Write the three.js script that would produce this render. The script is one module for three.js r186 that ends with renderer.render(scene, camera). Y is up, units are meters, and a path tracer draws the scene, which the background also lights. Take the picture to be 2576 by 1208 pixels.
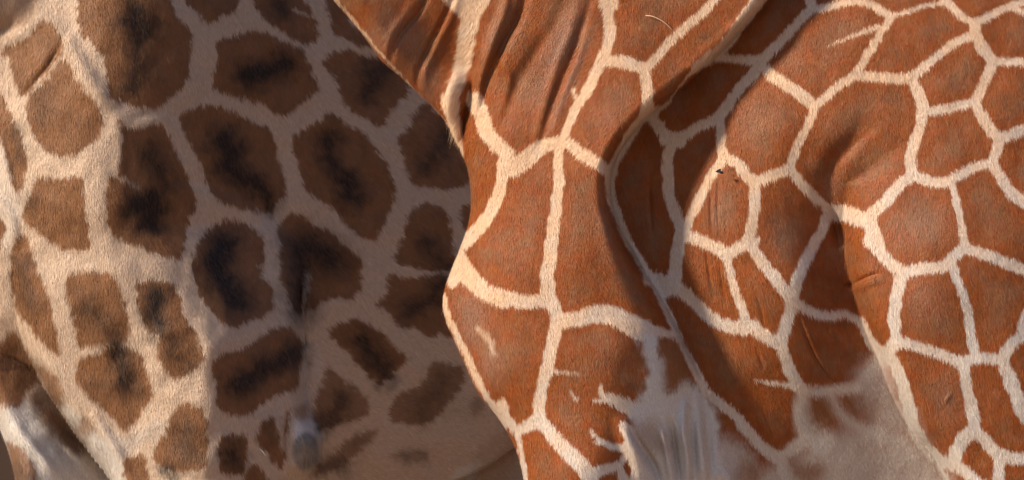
import * as THREE from 'three';
import { mergeGeometries } from 'three/addons/utils/BufferGeometryUtils.js';
import { createNoise2D, createNoise3D } from 'simplex-noise';

// ---------------------------------------------------------------- camera, sky, sun, exposure
const scene = new THREE.Scene();
const S = 0.0009;                       // metres per drawing unit on the flank of the nearer animal
const EYE = 2.28, DIST = 60;            // long lens, level with the flank
const camera = new THREE.PerspectiveCamera(2 * Math.atan((604 * S) / DIST) * 180 / Math.PI, 1024 / 480, 1, 4000);
camera.position.set(0, EYE, DIST);
camera.lookAt(0, EYE, 0);
scene.add(camera);

const SUN = new THREE.Vector3(-0.78, 0.53, 0.34).normalize();
{
  const W = 64, H = 32, data = new Float32Array(W * H * 4);
  for (let r = 0; r < H; r++) {
    const e = Math.sin(((r + 0.5) / H - 0.5) * Math.PI), k = Math.pow(Math.max(0, e), 0.45);
    for (let c = 0; c < W; c++) {
      const o = (r * W + c) * 4;
      data[o] = THREE.MathUtils.lerp(0.74, 0.22, k) * 0.53; data[o + 1] = THREE.MathUtils.lerp(0.84, 0.40, k) * 0.53;
      data[o + 2] = THREE.MathUtils.lerp(0.96, 0.84, k) * 0.53; data[o + 3] = 1;
    }
  }
  const sky = new THREE.DataTexture(data, W, H, THREE.RGBAFormat, THREE.FloatType);
  sky.mapping = THREE.EquirectangularReflectionMapping; sky.magFilter = THREE.LinearFilter; sky.minFilter = THREE.LinearFilter; sky.needsUpdate = true;
  scene.background = sky; scene.environment = sky;
}
const sun = new THREE.DirectionalLight(new THREE.Color(1, 0.9, 0.74), 5);
sun.position.copy(SUN).multiplyScalar(20); sun.target.position.set(0, 2, 0);
sun.castShadow = true; sun.shadow.radius = 12; sun.shadow.mapSize.set(4096, 4096);
Object.assign(sun.shadow.camera, { left: -4, right: 4, top: 4, bottom: -4, near: 1, far: 60 });
sun.name = 'sun';
scene.add(sun, sun.target);

const renderer = new THREE.WebGLRenderer({ antialias: true });
renderer.setSize(1024, 480);
renderer.shadowMap.enabled = true;
renderer.toneMapping = THREE.LinearToneMapping;
renderer.toneMappingExposure = 1.72;

// ---------------------------------------------------------------- helpers
function rng(a) { return () => { a = (a + 0x6d2b79f5) | 0; let t = Math.imul(a ^ (a >>> 15), 1 | a); t = (t + Math.imul(t ^ (t >>> 7), 61 | t)) ^ t; return ((t ^ (t >>> 14)) >>> 0) / 4294967296; }; }
const n2 = createNoise2D(rng(11)), n3 = createNoise3D(rng(23));
const clamp = (x, a, b) => (x < a ? a : x > b ? b : x);
const sstep = (a, b, x) => { const t = clamp((x - a) / (b - a), 0, 1); return t * t * (3 - 2 * t); };
const smax = (a, b, k) => { const h = Math.max(k - Math.abs(a - b), 0) / k; return Math.max(a, b) + h * h * k * 0.25; };
const smin = (a, b, k) => -smax(-a, -b, k);

// Drawing sheets: the side of each animal is laid out on eight overlapping sheets of one scale.
const SHEETS = { 0: [0, 0, 1], 1: [0, 0], 2: [0, 600.7], 3: [621.4, 0], 4: [621.4, 600.7], 5: [1242.8, 0], 6: [1242.8, 600.7], 7: [1864.2, 0], 8: [1864.2, 600.7] };
function T(sheet, flat) {
  const [ox, oy, k = 1.988] = SHEETS[sheet], out = [];
  for (let i = 0; i < flat.length; i += 2) out.push([ox + flat[i] / k, oy + flat[i + 1] / k]);
  return out;
}
function smooth(points, closed, per = 6) {
  const c = new THREE.CatmullRomCurve3(points.map(([x, y]) => new THREE.Vector3(x, y, 0)), closed, 'centripetal');
  return c.getPoints(points.length * per).map((p) => [p.x, p.y]);
}
function segDist(pts, x, y, closed) {
  let best = 1e18;
  const n = pts.length, m = closed ? n : n - 1;
  for (let i = 0; i < m; i++) {
    const a = pts[i], b = pts[i + 1 === n ? 0 : i + 1], ex = b[0] - a[0], ey = b[1] - a[1], px = x - a[0], py = y - a[1];
    const t = clamp((px * ex + py * ey) / (ex * ex + ey * ey + 1e-9), 0, 1), qx = px - ex * t, qy = py - ey * t, d = qx * qx + qy * qy;
    if (d < best) best = d;
  }
  return Math.sqrt(best);
}
function insidePoly(pts, x, y) {
  let c = false;
  for (let i = 0, j = pts.length - 1; i < pts.length; j = i++) {
    const a = pts[i], b = pts[j];
    if ((a[1] > y) !== (b[1] > y) && x < ((b[0] - a[0]) * (y - a[1])) / (b[1] - a[1]) + a[0]) c = !c;
  }
  return c;
}
const signed = (pts) => (x, y) => (insidePoly(pts, x, y) ? 1 : -1) * segDist(pts, x, y, true);

// distance to the border between neighbouring coat cells, for the parts of the coat beyond the drawn sheets
function cellBorder(x, y, size) {
  const i = Math.floor(x / size), j = Math.floor(y / size);
  let a = 1e9, b = 1e9;
  for (let v = -1; v <= 1; v++) for (let u = -1; u <= 1; u++) {
    const h = Math.sin((i + u) * 127.1 + (j + v) * 311.7) * 43758.5453, k = Math.sin((i + u) * 269.5 + (j + v) * 183.3) * 43758.5453;
    const d = Math.hypot((i + u + 0.15 + 0.7 * (h - Math.floor(h))) * size - x, (j + v + 0.15 + 0.7 * (k - Math.floor(k))) * size - y);
    if (d < a) { b = a; a = d; } else if (d < b) b = d;
  }
  return b - a;
}

// thin-plate surface through scattered heights
function plate(P, lambda = 60) {
  const n = P.length, N = n + 3, A = [], phi = (r2) => (r2 < 1e-6 ? 0 : 0.5 * r2 * Math.log(r2)), K = 1e-3;
  const Q = P.map(([x, y, z]) => [x * K, y * K, z]);
  for (let i = 0; i < N; i++) A.push(new Float64Array(N + 1));
  for (let i = 0; i < n; i++) {
    for (let j = 0; j < n; j++) A[i][j] = phi((Q[i][0] - Q[j][0]) ** 2 + (Q[i][1] - Q[j][1]) ** 2);
    A[i][i] += lambda * 1e-5;
    A[i][n] = A[n][i] = 1; A[i][n + 1] = A[n + 1][i] = Q[i][0]; A[i][n + 2] = A[n + 2][i] = Q[i][1]; A[i][N] = Q[i][2];
  }
  for (let c = 0; c < N; c++) {
    let p = c; for (let r = c + 1; r < N; r++) if (Math.abs(A[r][c]) > Math.abs(A[p][c])) p = r;
    [A[c], A[p]] = [A[p], A[c]];
    for (let r = 0; r < N; r++) if (r !== c && A[r][c] !== 0) { const f = A[r][c] / A[c][c]; for (let k = c; k <= N; k++) A[r][k] -= f * A[c][k]; }
  }
  const w = A.map((row, i) => row[N] / row[i]);
  let x0 = 1e9, x1 = -1e9, y0 = 1e9, y1 = -1e9;
  for (const [x, y] of P) { x0 = Math.min(x0, x); x1 = Math.max(x1, x); y0 = Math.min(y0, y); y1 = Math.max(y1, y); }
  return (x, y) => {
    const X = clamp(x, x0, x1) * K, Y = clamp(y, y0, y1) * K;
    let z = w[n] + w[n + 1] * X + w[n + 2] * Y;
    for (let i = 0; i < n; i++) z += w[i] * phi((X - Q[i][0]) ** 2 + (Y - Q[i][1]) ** 2);
    return z;
  };
}

// A raster of one number per drawing unit, stamped with soft strokes and soft patches, read back with interpolation.
class Sheet {
  constructor(x0, y0, x1, y1) { Object.assign(this, { x0, y0, w: x1 - x0 + 1, h: y1 - y0 + 1 }); this.v = new Float32Array(this.w * this.h); }
  each(xa, ya, xb, yb, f) {
    const i0 = Math.max(0, Math.floor(xa - this.x0)), i1 = Math.min(this.w - 1, Math.ceil(xb - this.x0)), j0 = Math.max(0, Math.floor(ya - this.y0)), j1 = Math.min(this.h - 1, Math.ceil(yb - this.y0));
    for (let j = j0; j <= j1; j++) for (let i = i0; i <= i1; i++) { const o = j * this.w + i; this.v[o] = f(i + this.x0, j + this.y0, this.v[o]); }
  }
  // stroke with a width that runs from wa to wb along it
  stroke(points, wa, wb = wa, soft = 3, gain = 1) {
    const pts = points.length > 2 ? smooth(points, false, 4) : points, n = pts.length - 1;
    for (let s = 0; s < n; s++) {
      const a = pts[s], b = pts[s + 1], ra = (wa + (wb - wa) * (s / n)) / 2, rb = (wa + (wb - wa) * ((s + 1) / n)) / 2, m = Math.max(ra, rb) + soft + 1;
      const ex = b[0] - a[0], ey = b[1] - a[1], L = ex * ex + ey * ey + 1e-9;
      this.each(Math.min(a[0], b[0]) - m, Math.min(a[1], b[1]) - m, Math.max(a[0], b[0]) + m, Math.max(a[1], b[1]) + m, (x, y, old) => {
        const t = clamp(((x - a[0]) * ex + (y - a[1]) * ey) / L, 0, 1), d = Math.hypot(x - a[0] - ex * t, y - a[1] - ey * t);
        return Math.max(old, gain * sstep(-soft, soft, ra + (rb - ra) * t - d));
      });
    }
  }
  patch(points, soft = 4, gain = 1, per = 4) {
    const pts = per ? smooth(points, true, per) : points, sd = signed(pts), xs = pts.map((p) => p[0]), ys = pts.map((p) => p[1]);
    this.each(Math.min(...xs) - soft, Math.min(...ys) - soft, Math.max(...xs) + soft, Math.max(...ys) + soft, (x, y, old) => Math.max(old, gain * sstep(-soft, soft, sd(x, y))));
  }
  cut(points, wa, wb, soft) {
    const m = new Sheet(this.x0, this.y0, this.x0 + this.w - 1, this.y0 + this.h - 1); m.stroke(points, wa, wb, soft);
    for (let i = 0; i < this.v.length; i++) this.v[i] *= 1 - m.v[i];
  }
  at(x, y) {
    const X = clamp(x - this.x0, 0, this.w - 1.001), Y = clamp(y - this.y0, 0, this.h - 1.001), i = Math.floor(X), j = Math.floor(Y), a = X - i, b = Y - j, o = j * this.w + i, v = this.v;
    return (v[o] * (1 - a) + v[o + 1] * a) * (1 - b) + (v[o + this.w] * (1 - a) + v[o + this.w + 1] * a) * b;
  }
}

function steps(lo, a, b, hi, fine, coarse) {              // fine in [a, b], widening outside
  const out = [];
  for (let x = a; x <= b; x += fine) out.push(x);
  for (let x = b, s = fine; x < hi;) { s = Math.min(coarse, s * 1.25); x += s; out.push(x); }
  for (let x = a, s = fine; x > lo;) { s = Math.min(coarse, s * 1.25); x -= s; out.unshift(x); }
  return out;
}

// One animal: layers (trunk, shoulder with neck and leg, thigh ...) joined into one skin, near side and far side.
function skin(spec, fine, side) {
  const { layers, box, creases } = spec, [lo, hi, top, bottom, fx0, fx1, fy0, fy1] = box;
  const xs = steps(lo, fx0, fx1, hi, fine, Math.max(20, fine)), ys = steps(top, fy0, fy1, bottom, fine, Math.max(20, fine)), W = xs.length, H = ys.length;
  const dist = (x, y) => { let d = -1e9; for (const l of layers) if (x > l.bb[0] - 80 && x < l.bb[1] + 80 && y > l.bb[2] - 80 && y < l.bb[3] + 80) d = Math.max(d, l.sd(x, y)); return d; };
  const height = (x, y) => {
    let z = null, fall = 0;
    for (const l of layers) {
      if (x < l.bb[0] || x > l.bb[1] || y < l.bb[2] || y > l.bb[3]) continue;
      const d = l.sd(x, y);
      if (d < -0.01) continue;
      const R = typeof l.round === 'function' ? l.round(x, y) : l.round, c = typeof l.mid === 'function' ? l.mid(x, y) : l.mid;
      const q = 1 - Math.min(Math.max(d, 0) / R, 1), p = Math.sqrt(Math.max(0, 1 - q * q));
      let zi = c + (l.z(x, y) - c) * p;
      if (side < 0) zi = 2 * c - zi;
      z = z === null ? zi : side > 0 ? smax(z, zi, l.blend) : smin(z, zi, l.blend);
    }
    return z === null ? 0 : z;
  };
  const px = new Float32Array(W * H), py = new Float32Array(W * H), pz = new Float32Array(W * H), dd = new Float32Array(W * H), used = new Uint8Array(W * H);
  for (let j = 0; j < H; j++) for (let i = 0; i < W; i++) { const o = j * W + i; px[o] = xs[i]; py[o] = ys[j]; dd[o] = dist(xs[i], ys[j]); }
  const cells = [];
  for (let j = 0; j + 1 < H; j++) for (let i = 0; i + 1 < W; i++) {
    const a = j * W + i, b = a + 1, c = a + W, d = c + 1;
    if (dd[a] > 0 || dd[b] > 0 || dd[c] > 0 || dd[d] > 0) { cells.push(a); used[a] = used[b] = used[c] = used[d] = 1; }
  }
  for (let o = 0; o < W * H; o++) {
    if (!used[o]) continue;
    for (let k = 0; k < 3 && dd[o] < 0; k++) {             // pull the rim onto the outline
      const e = 1.5, gx = (dist(px[o] + e, py[o]) - dist(px[o] - e, py[o])) / (2 * e), gy = (dist(px[o], py[o] + e) - dist(px[o], py[o] - e)) / (2 * e), g = Math.hypot(gx, gy) || 1;
      px[o] -= (gx / g) * dd[o]; py[o] -= (gy / g) * dd[o]; dd[o] = dist(px[o], py[o]);
      if (dd[o] > -0.05) break;
    }
    pz[o] = height(px[o], py[o]);
    if (side > 0 && dd[o] > 0 && creases) pz[o] += creases.at(px[o], py[o]) * sstep(0, 14, dd[o]) + (spec.lumps ? spec.lumps(px[o], py[o]) * sstep(0, 30, dd[o]) : 0);
  }
  const index = new Int32Array(W * H).fill(-1), keep = [];
  for (let o = 0; o < W * H; o++) if (used[o]) { index[o] = keep.length; keep.push(o); }
  const n = keep.length, position = new Float32Array(n * 3), flat = new Float32Array(n * 2);
  keep.forEach((o, k) => { flat[k * 2] = px[o]; flat[k * 2 + 1] = py[o]; spec.place(px[o], py[o], pz[o], position, k * 3); });
  const idx = new Uint32Array(cells.length * 6);
  cells.forEach((o, k) => {
    const a = index[o], b = index[o + 1], c = index[o + W], d = index[o + W + 1];
    idx.set(side > 0 ? [a, c, b, b, c, d] : [a, b, c, b, d, c], k * 6);
  });
  const g = new THREE.BufferGeometry();
  g.setAttribute('position', new THREE.BufferAttribute(position, 3));
  g.setIndex(new THREE.BufferAttribute(idx, 1));
  g.computeVertexNormals();
  g.userData.flat = flat;
  return g;
}

// creases and ridges: height added along strokes
class Relief extends Sheet {
  line(points, amount, width) {
    const pts = smooth(points, false, 4), m = width * 2.6, xs = pts.map((p) => p[0]), ys = pts.map((p) => p[1]), n = pts.length;
    const tmp = new Map();
    for (let s = 0; s + 1 < n; s++) {
      const a = pts[s], b = pts[s + 1], ex = b[0] - a[0], ey = b[1] - a[1], L = ex * ex + ey * ey + 1e-9;
      this.each(Math.min(a[0], b[0]) - m, Math.min(a[1], b[1]) - m, Math.max(a[0], b[0]) + m, Math.max(a[1], b[1]) + m, (x, y, old) => {
        const t = clamp(((x - a[0]) * ex + (y - a[1]) * ey) / L, 0, 1), d = Math.hypot(x - a[0] - ex * t, y - a[1] - ey * t), u = (s + t) / (n - 1);
        const v = Math.exp(-((d / width) ** 2)) * Math.sin(Math.PI * clamp(0.12 + 0.76 * u, 0, 1)), key = (y - this.y0) * this.w + (x - this.x0);
        if (v > (tmp.get(key) || 0)) tmp.set(key, v);
        return old;
      });
    }
    for (const [key, v] of tmp) this.v[key] += amount * v;
  }
  bump(x, y, rx, ry, amount, turn = 0) {
    const m = 2.6 * Math.max(rx, ry), c = Math.cos(turn), s = Math.sin(turn);
    this.each(x - m, y - m, x + m, y + m, (X, Y, old) => { const u = ((X - x) * c + (Y - y) * s) / rx, v = (-(X - x) * s + (Y - y) * c) / ry; return old + amount * Math.exp(-(u * u + v * v)); });
  }
}

function layer(outline, heights, { round = 100, mid = 0, blend = 14, per = 5 } = {}) {
  const pts = smooth(outline, true, per), xs = pts.map((p) => p[0]), ys = pts.map((p) => p[1]);
  return { sd: signed(pts), bb: [Math.min(...xs), Math.max(...xs), Math.min(...ys), Math.max(...ys)], z: plate(heights), round, mid, blend };
}

// short coat: one thin tapering blade per hair, lying along the coat, coloured at its root
function coat(g, colourAt, direction, { density, length, width, seed, within }) {
  const r = rng(seed), P = g.attributes.position.array, N = g.attributes.normal.array, F = g.userData.flat, I = g.index.array, pos = [], nor = [], col = [], c = [0, 0, 0];
  const a = new THREE.Vector3(), b = new THREE.Vector3(), d = new THREE.Vector3(), n = new THREE.Vector3(), t = new THREE.Vector3(), w = new THREE.Vector3(), p = new THREE.Vector3(), u = new THREE.Vector3();
  for (let k = 0; k < I.length; k += 3) {
    const i = I[k], j = I[k + 1], l = I[k + 2];
    if (!within(F[i * 2], F[i * 2 + 1])) continue;
    a.fromArray(P, i * 3); b.fromArray(P, j * 3).sub(a); d.fromArray(P, l * 3).sub(a);
    const area = 0.5 * u.crossVectors(b, d).length();
    let count = area * density; count = Math.floor(count) + (r() < count % 1 ? 1 : 0);
    for (let q = 0; q < count; q++) {
      let s = r(), v = r(); if (s + v > 1) { s = 1 - s; v = 1 - v; }
      p.copy(a).addScaledVector(b, s).addScaledVector(d, v);
      const o = 1 - s - v;
      n.set(N[i * 3] * o + N[j * 3] * s + N[l * 3] * v, N[i * 3 + 1] * o + N[j * 3 + 1] * s + N[l * 3 + 1] * v, N[i * 3 + 2] * o + N[j * 3 + 2] * s + N[l * 3 + 2] * v).normalize();
      const fx = F[i * 2] * o + F[j * 2] * s + F[l * 2] * v, fy = F[i * 2 + 1] * o + F[j * 2 + 1] * s + F[l * 2 + 1] * v;
      const [dx, dy, long] = direction(fx, fy), ang = (r() + r() - 1) * 0.32, ca = Math.cos(ang), sa = Math.sin(ang);
      t.set(dx * ca - dy * sa, -(dx * sa + dy * ca), 0.0); t.addScaledVector(n, -t.dot(n));
      if (t.lengthSq() < 1e-4) continue;
      t.normalize();
      const stray = r() < 0.012, lift = stray ? 0.3 + 0.4 * r() : 0.10 + 0.22 * r(), len = length * (0.6 + 0.8 * r()) * (long || 1) * (stray ? 1.7 : 1);
      t.multiplyScalar(Math.cos(lift)).addScaledVector(n, Math.sin(lift));
      w.crossVectors(t, n).normalize().multiplyScalar(width * (0.6 + 0.8 * r()) * 0.5);
      colourAt(fx, fy, c, p.z);
      const tone = (0.87 + 0.26 * r()) * (stray ? 1.25 : 1) * (1 + 0.1 * n2(fx * 0.16, fy * 0.07) + 0.07 * n2(fx * 0.35, fy * 0.15)), x = p.x + n.x * 0.0004, y = p.y + n.y * 0.0004, z = p.z + n.z * 0.0004;
      pos.push(x - w.x, y - w.y, z - w.z, x + w.x, y + w.y, z + w.z, x + t.x * len, y + t.y * len, z + t.z * len);
      for (let m = 0; m < 3; m++) { nor.push(n.x, n.y, n.z); const k2 = m === 2 ? 1.06 : 1; col.push(c[0] * tone * k2, c[1] * tone * k2, c[2] * tone * k2); }
    }
  }
  const h = new THREE.BufferGeometry();
  h.setAttribute('position', new THREE.BufferAttribute(new Float32Array(pos), 3));
  h.setAttribute('normal', new THREE.BufferAttribute(new Float32Array(nor), 3));
  h.setAttribute('color', new THREE.BufferAttribute(new Float32Array(col), 3));
  return h;
}
function tint(g, colourAt) {
  const F = g.userData.flat, P = g.attributes.position.array, n = F.length / 2, col = new Float32Array(n * 3), c = [0, 0, 0];
  for (let k = 0; k < n; k++) { colourAt(F[k * 2], F[k * 2 + 1], c, P[k * 3 + 2]); col.set(c, k * 3); }
  g.setAttribute('color', new THREE.BufferAttribute(col, 3));
}
const coatMaterial = () => new THREE.MeshPhysicalMaterial({ vertexColors: true, roughness: 0.6, specularIntensity: 0.45, side: THREE.DoubleSide });
const skinMaterial = () => new THREE.MeshPhysicalMaterial({ vertexColors: true, roughness: 0.85, specularIntensity: 0.4 });
function add(o, parent = scene) { o.castShadow = o.receiveShadow = true; parent.add(o); return o; }

// tapering far legs, standing on the ground, joined to the body mesh
function farLeg(points) {                                  // [x, y, z, r] in metres
  const rings = [], idx = [], N = 14;
  points.forEach(([x, y, z, r]) => { for (let k = 0; k < N; k++) { const a = (k / N) * 2 * Math.PI; rings.push(x + Math.cos(a) * r, y, z + Math.sin(a) * r * 0.85); } });
  for (let s = 0; s + 1 < points.length; s++) for (let k = 0; k < N; k++) { const a = s * N + k, b = s * N + ((k + 1) % N), c = a + N, d = b + N; idx.push(a, b, c, b, d, c); }
  const g = new THREE.BufferGeometry();
  g.setAttribute('position', new THREE.BufferAttribute(new Float32Array(rings), 3));
  g.setIndex(idx); g.computeVertexNormals();
  return g;
}

// ---------------------------------------------------------------- ground
{
  const nx = 120, nz = 120, pos = [], col = [], idx = [];
  for (let j = 0; j <= nz; j++) for (let i = 0; i <= nx; i++) {
    const u = (i / nx) * 2 - 1, v = (j / nz) * 2 - 1, x = Math.sign(u) * (Math.abs(u) * 20 + Math.abs(u) ** 5 * 900), z = Math.sign(v) * (Math.abs(v) * 20 + Math.abs(v) ** 5 * 900);
    const far = Math.max(0, -z - 8), y = -0.002 + (Math.hypot(x, z) > 5 ? 0.12 * (n2(x * 0.15, z * 0.15) * 0.5 + 0.5) : 0) + 7 * sstep(0, 40, far) * (1 + 0.2 * n2(x * 0.05, z * 0.05));
    const k = 1 + 0.25 * n2(x * 0.8, z * 0.8) + 0.2 * n2(x * 0.13 + 7, z * 0.13);
    pos.push(x, y, z); const bankShade = sstep(8, 14, -z + 2 * n2(x * 0.4, z * 0.4)); col.push((0.30 - 0.26 * bankShade) * k, (0.215 - 0.192 * bankShade) * k, (0.145 - 0.13 * bankShade) * k);  // shade on the far bank is painted in as a darker earth colour
  }
  for (let j = 0; j < nz; j++) for (let i = 0; i < nx; i++) { const a = j * (nx + 1) + i, b = a + 1, c = a + nx + 1, d = c + 1; idx.push(a, c, b, b, c, d); }
  const g = new THREE.BufferGeometry();
  g.setAttribute('position', new THREE.BufferAttribute(new Float32Array(pos), 3));
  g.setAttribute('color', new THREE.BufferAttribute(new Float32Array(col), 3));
  g.setIndex(idx); g.computeVertexNormals();
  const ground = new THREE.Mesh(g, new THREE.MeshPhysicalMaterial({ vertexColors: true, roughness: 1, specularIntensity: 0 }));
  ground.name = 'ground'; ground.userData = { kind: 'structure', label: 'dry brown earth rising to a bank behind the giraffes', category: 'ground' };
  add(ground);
}

// ================================================================ the orange-brown giraffe
{
  const GROUND = 604 + EYE / S;
  const place = (x, y, z, out, o) => { out[o] = (x - 1288) * S; out[o + 1] = EYE + (604 - y) * S; out[o + 2] = z * S; };
  const trunk = layer(
    [[1400, 0], [1500, -260], [1750, -380], [2050, -360], [2350, -300], [2700, -230], [2960, -60], [3040, 300], [2980, 800], [2750, 1200], [2480, 1290], [2100, 1330], [1800, 1360], [1550, 1340], [1400, 1150], [1330, 700]],
    [[1450, 100, 60], [1450, 700, 60], [1500, 1250, 0], [1650, -200, -60], [1650, 0, 20], [1650, 250, 85], [1650, 500, 115], [1650, 800, 110], [1650, 1050, 60], [1650, 1300, 0],
      [1850, -300, -20], [1850, 0, 105], [1850, 250, 180], [1850, 500, 222], [1850, 750, 200], [1850, 950, 145], [1850, 1150, 60], [1850, 1300, -20],
      [2060, -300, 60], [2060, 0, 190], [2060, 250, 255], [2020, 420, 258], [2080, 530, 215], [1990, 700, 252], [1990, 880, 215], [2010, 1050, 125], [2030, 1250, 20], [2125, 640, 180], [2150, 780, 178], [2200, 900, 165], [2250, 1030, 120], [2320, 1180, 60], [2450, 1290, 40],
      [2300, -250, 120], [2300, 0, 240], [2300, 250, 305], [2300, 480, 310], [2350, 700, 230],
      [2600, -200, 150], [2600, 50, 270], [2600, 300, 340], [2600, 700, 350], [2600, 1100, 250], [2950, 0, 200], [2950, 500, 260]],
    { round: 170, mid: (x) => clamp((x - 1900) * 0.12 - 40, -80, 20), blend: 20 });
  const shoulder = layer(
    [[840, 0], [905, 75], [960, 150], [1012, 195], [1060, 240], [1115, 295], [1148, 350], [1168, 395], [1182, 450], [1186, 510], [1180, 560], [1160, 620], [1132, 690], [1116, 745], [1118, 790], [1140, 850], [1172, 920], [1205, 990], [1250, 1045], [1285, 1100], [1305, 1150], [1320, 1215],
      [1335, 1400], [1350, 1800], [1350, 2200], [1330, 2280], [1345, 2380], [1385, 2500], [1380, 2950], [1355, GROUND - 30], [1360, GROUND], [1540, GROUND], [1545, GROUND - 60], [1500, 2950], [1500, 2500], [1550, 2350], [1550, 2250], [1550, 1800], [1620, 1450], [1750, 1300],
      [1880, 1220], [1840, 1110], [1800, 1030], [1765, 960], [1732, 890], [1692, 810], [1645, 725], [1595, 650], [1552, 565], [1534, 490], [1540, 420], [1572, 360], [1625, 300], [1690, 245], [1760, 185], [1845, 100], [1935, 0], [1990, -100],
      [1700, -260], [1250, -560], [700, -1000], [330, -1420], [140, -1750], [-60, -1830], [-330, -1720], [-560, -1520], [-540, -1400], [-120, -1480], [60, -1250], [250, -800], [560, -330]],
    [[500, -300, 60], [860, -40, 150], [950, 80, 138], [1050, 130, 102], [1110, 220, 78], [1150, 300, 68], [1000, -200, 150], [1180, 160, 96], [1230, 140, 150], [1260, 20, 165], [1300, -250, 150], [1350, 150, 185], [1500, 0, 200], [1450, 200, 212], [1650, -250, 170], [1700, 0, 228], [1850, 0, 258], [1960, -80, 268], [1750, 120, 246], [1610, 250, 268],
      [1220, 350, 140], [1210, 500, 125], [1190, 640, 110], [1150, 760, 70], [1250, 740, 150], [1200, 880, 105], [1270, 920, 160], [1350, 400, 190], [1350, 620, 205], [1450, 500, 238], [1535, 410, 272], [1450, 750, 244], [1540, 560, 272], [1590, 660, 276], [1550, 740, 262], [1640, 770, 262],
      [1330, 1030, 165], [1450, 950, 240], [1550, 900, 262], [1650, 950, 235], [1720, 1000, 190], [1400, 1180, 215], [1500, 1150, 245], [1590, 1120, 225], [1680, 1150, 170], [1780, 1150, 110], [1450, 1300, 225], [1600, 1300, 190]],
    { round: (x, y) => 125 - 70 * sstep(1190, 1120, x) * sstep(420, 340, y) - 40 * sstep(1200, 1400, y) + 70 * sstep(-100, -400, y) - 45 * sstep(1390, 1490, x) * sstep(1000, 780, y) - 40 * sstep(1390, 1490, x) * sstep(760, 560, y), mid: (x, y) => 130 * sstep(1200, 1500, y) + 105 * sstep(1380, 1500, x) * sstep(1060, 900, y) * sstep(-220, -60, y), blend: 45, per: 5 });
  const thigh = layer(
    [[2070, 455], [2100, 530], [2116, 590], [2120, 650], [2140, 735], [2170, 825], [2208, 905], [2240, 985], [2290, 1075], [2345, 1140], [2385, 1215], [2440, 1360], [2560, 1700], [2600, 2000], [2580, 2200], [2600, 2600], [2590, GROUND - 60], [2575, GROUND], [2750, GROUND], [2740, GROUND - 60], [2710, 2600], [2740, 2200], [2780, 2000], [2900, 1500], [3020, 900], [2980, 300], [2750, 60], [2450, 120], [2250, 270], [2140, 370]],
    [[2110, 500, 255], [2150, 620, 300], [2170, 450, 285], [2250, 560, 345], [2200, 780, 335], [2300, 700, 388], [2450, 500, 385], [2450, 800, 408], [2620, 600, 405], [2300, 950, 350], [2400, 1080, 345], [2500, 1000, 392], [2620, 1150, 380], [2450, 250, 318], [2620, 200, 325], [2300, 380, 325], [2900, 700, 330], [2500, 1250, 340]],
    { round: (x, y) => 66 + 14 * sstep(1200, 1400, y) + 60 * sstep(560, 440, y), mid: (x, y) => 90 + 90 * sstep(1100, 1500, y), blend: 22 });

  const creases = new Relief(780, -160, 2700, 1320);
  const C = (sheet, flat, amount, width) => creases.line(T(sheet, flat), amount, width);
  // folds of the neck
  C(3, [1190, 520, 1200, 420, 1250, 300, 1300, 190, 1370, 60, 1400, -60], -20, 12);
  C(3, [1140, 560, 1160, 450, 1185, 340, 1235, 180, 1290, 50, 1310, -60], 14, 13);
  C(5, [20, 650, 70, 540, 110, 440, 165, 330, 225, 235, 290, 140, 350, 20], -8, 18);
  C(5, [40, 300, 75, 380, 60, 480, 20, 600], 6, 12);
  C(5, [240, 710, 285, 560, 335, 420, 395, 280, 445, 130, 490, -10], -9, 10);
  C(5, [200, 715, 260, 500, 315, 320, 380, 160, 430, 0], 6, 11);
  C(5, [300, 640, 350, 470, 420, 300, 470, 160], 4, 10);
  C(3, [715, 310, 745, 210, 800, 130, 860, 60, 920, -40], -11, 8);
  C(3, [690, 290, 720, 180, 780, 90, 840, 10], 6, 12);
  C(3, [848, 450, 860, 350, 920, 220, 985, 100, 1040, -20], -11, 8);
  C(3, [880, 440, 900, 340, 950, 230, 1010, 110, 1050, 0], 7, 12);
  C(3, [1060, 380, 1030, 470, 1020, 560, 1040, 650, 1070, 730], 26, 20);
  C(3, [1120, 420, 1110, 520, 1085, 620, 1080, 740], -26, 8);
  // crest where the neck meets the shoulder
  C(5, [1290, 30, 1230, 100, 1160, 180, 1080, 270, 990, 340], 16, 12);
  // shoulder and elbow
  C(6, [640, 920, 680, 1000, 720, 1090, 750, 1220], 30, 20);
  C(6, [690, 960, 735, 1040, 790, 1120, 830, 1220], -30, 11);
  C(6, [590, 960, 630, 1060, 680, 1160], -5, 14);
  C(6, [840, 960, 860, 1060, 890, 1220], 22, 9); C(6, [880, 900, 900, 1030, 925, 1220], -24, 8);
  C(6, [950, 820, 945, 950, 965, 1080, 970, 1220], 24, 10); C(6, [985, 900, 990, 1040, 1000, 1220], -14, 10);
  C(6, [1015, 780, 1025, 950, 1040, 1100, 1050, 1220], 16, 11); C(6, [1060, 900, 1075, 1050, 1090, 1220], -12, 9);
  C(6, [665, 0, 715, 80, 765, 175, 805, 245, 855, 345, 895, 435, 945, 545, 1005, 655, 1065, 765], 14, 8);
  // flank
  C(7, [600, 640, 540, 720, 470, 800, 430, 890, 425, 1010], -18, 26);
  C(7, [690, 640, 600, 720, 520, 810, 460, 880], 2.5, 18); C(7, [660, 640, 570, 720, 500, 800], -3, 9);
  C(7, [425, 1040, 470, 1120, 490, 1210], -24, 12);
  C(8, [288, 400, 320, 480, 370, 590, 430, 680, 480, 730], -8, 3.2); C(8, [300, 395, 335, 480, 385, 590, 445, 680], 4, 5);
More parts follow.
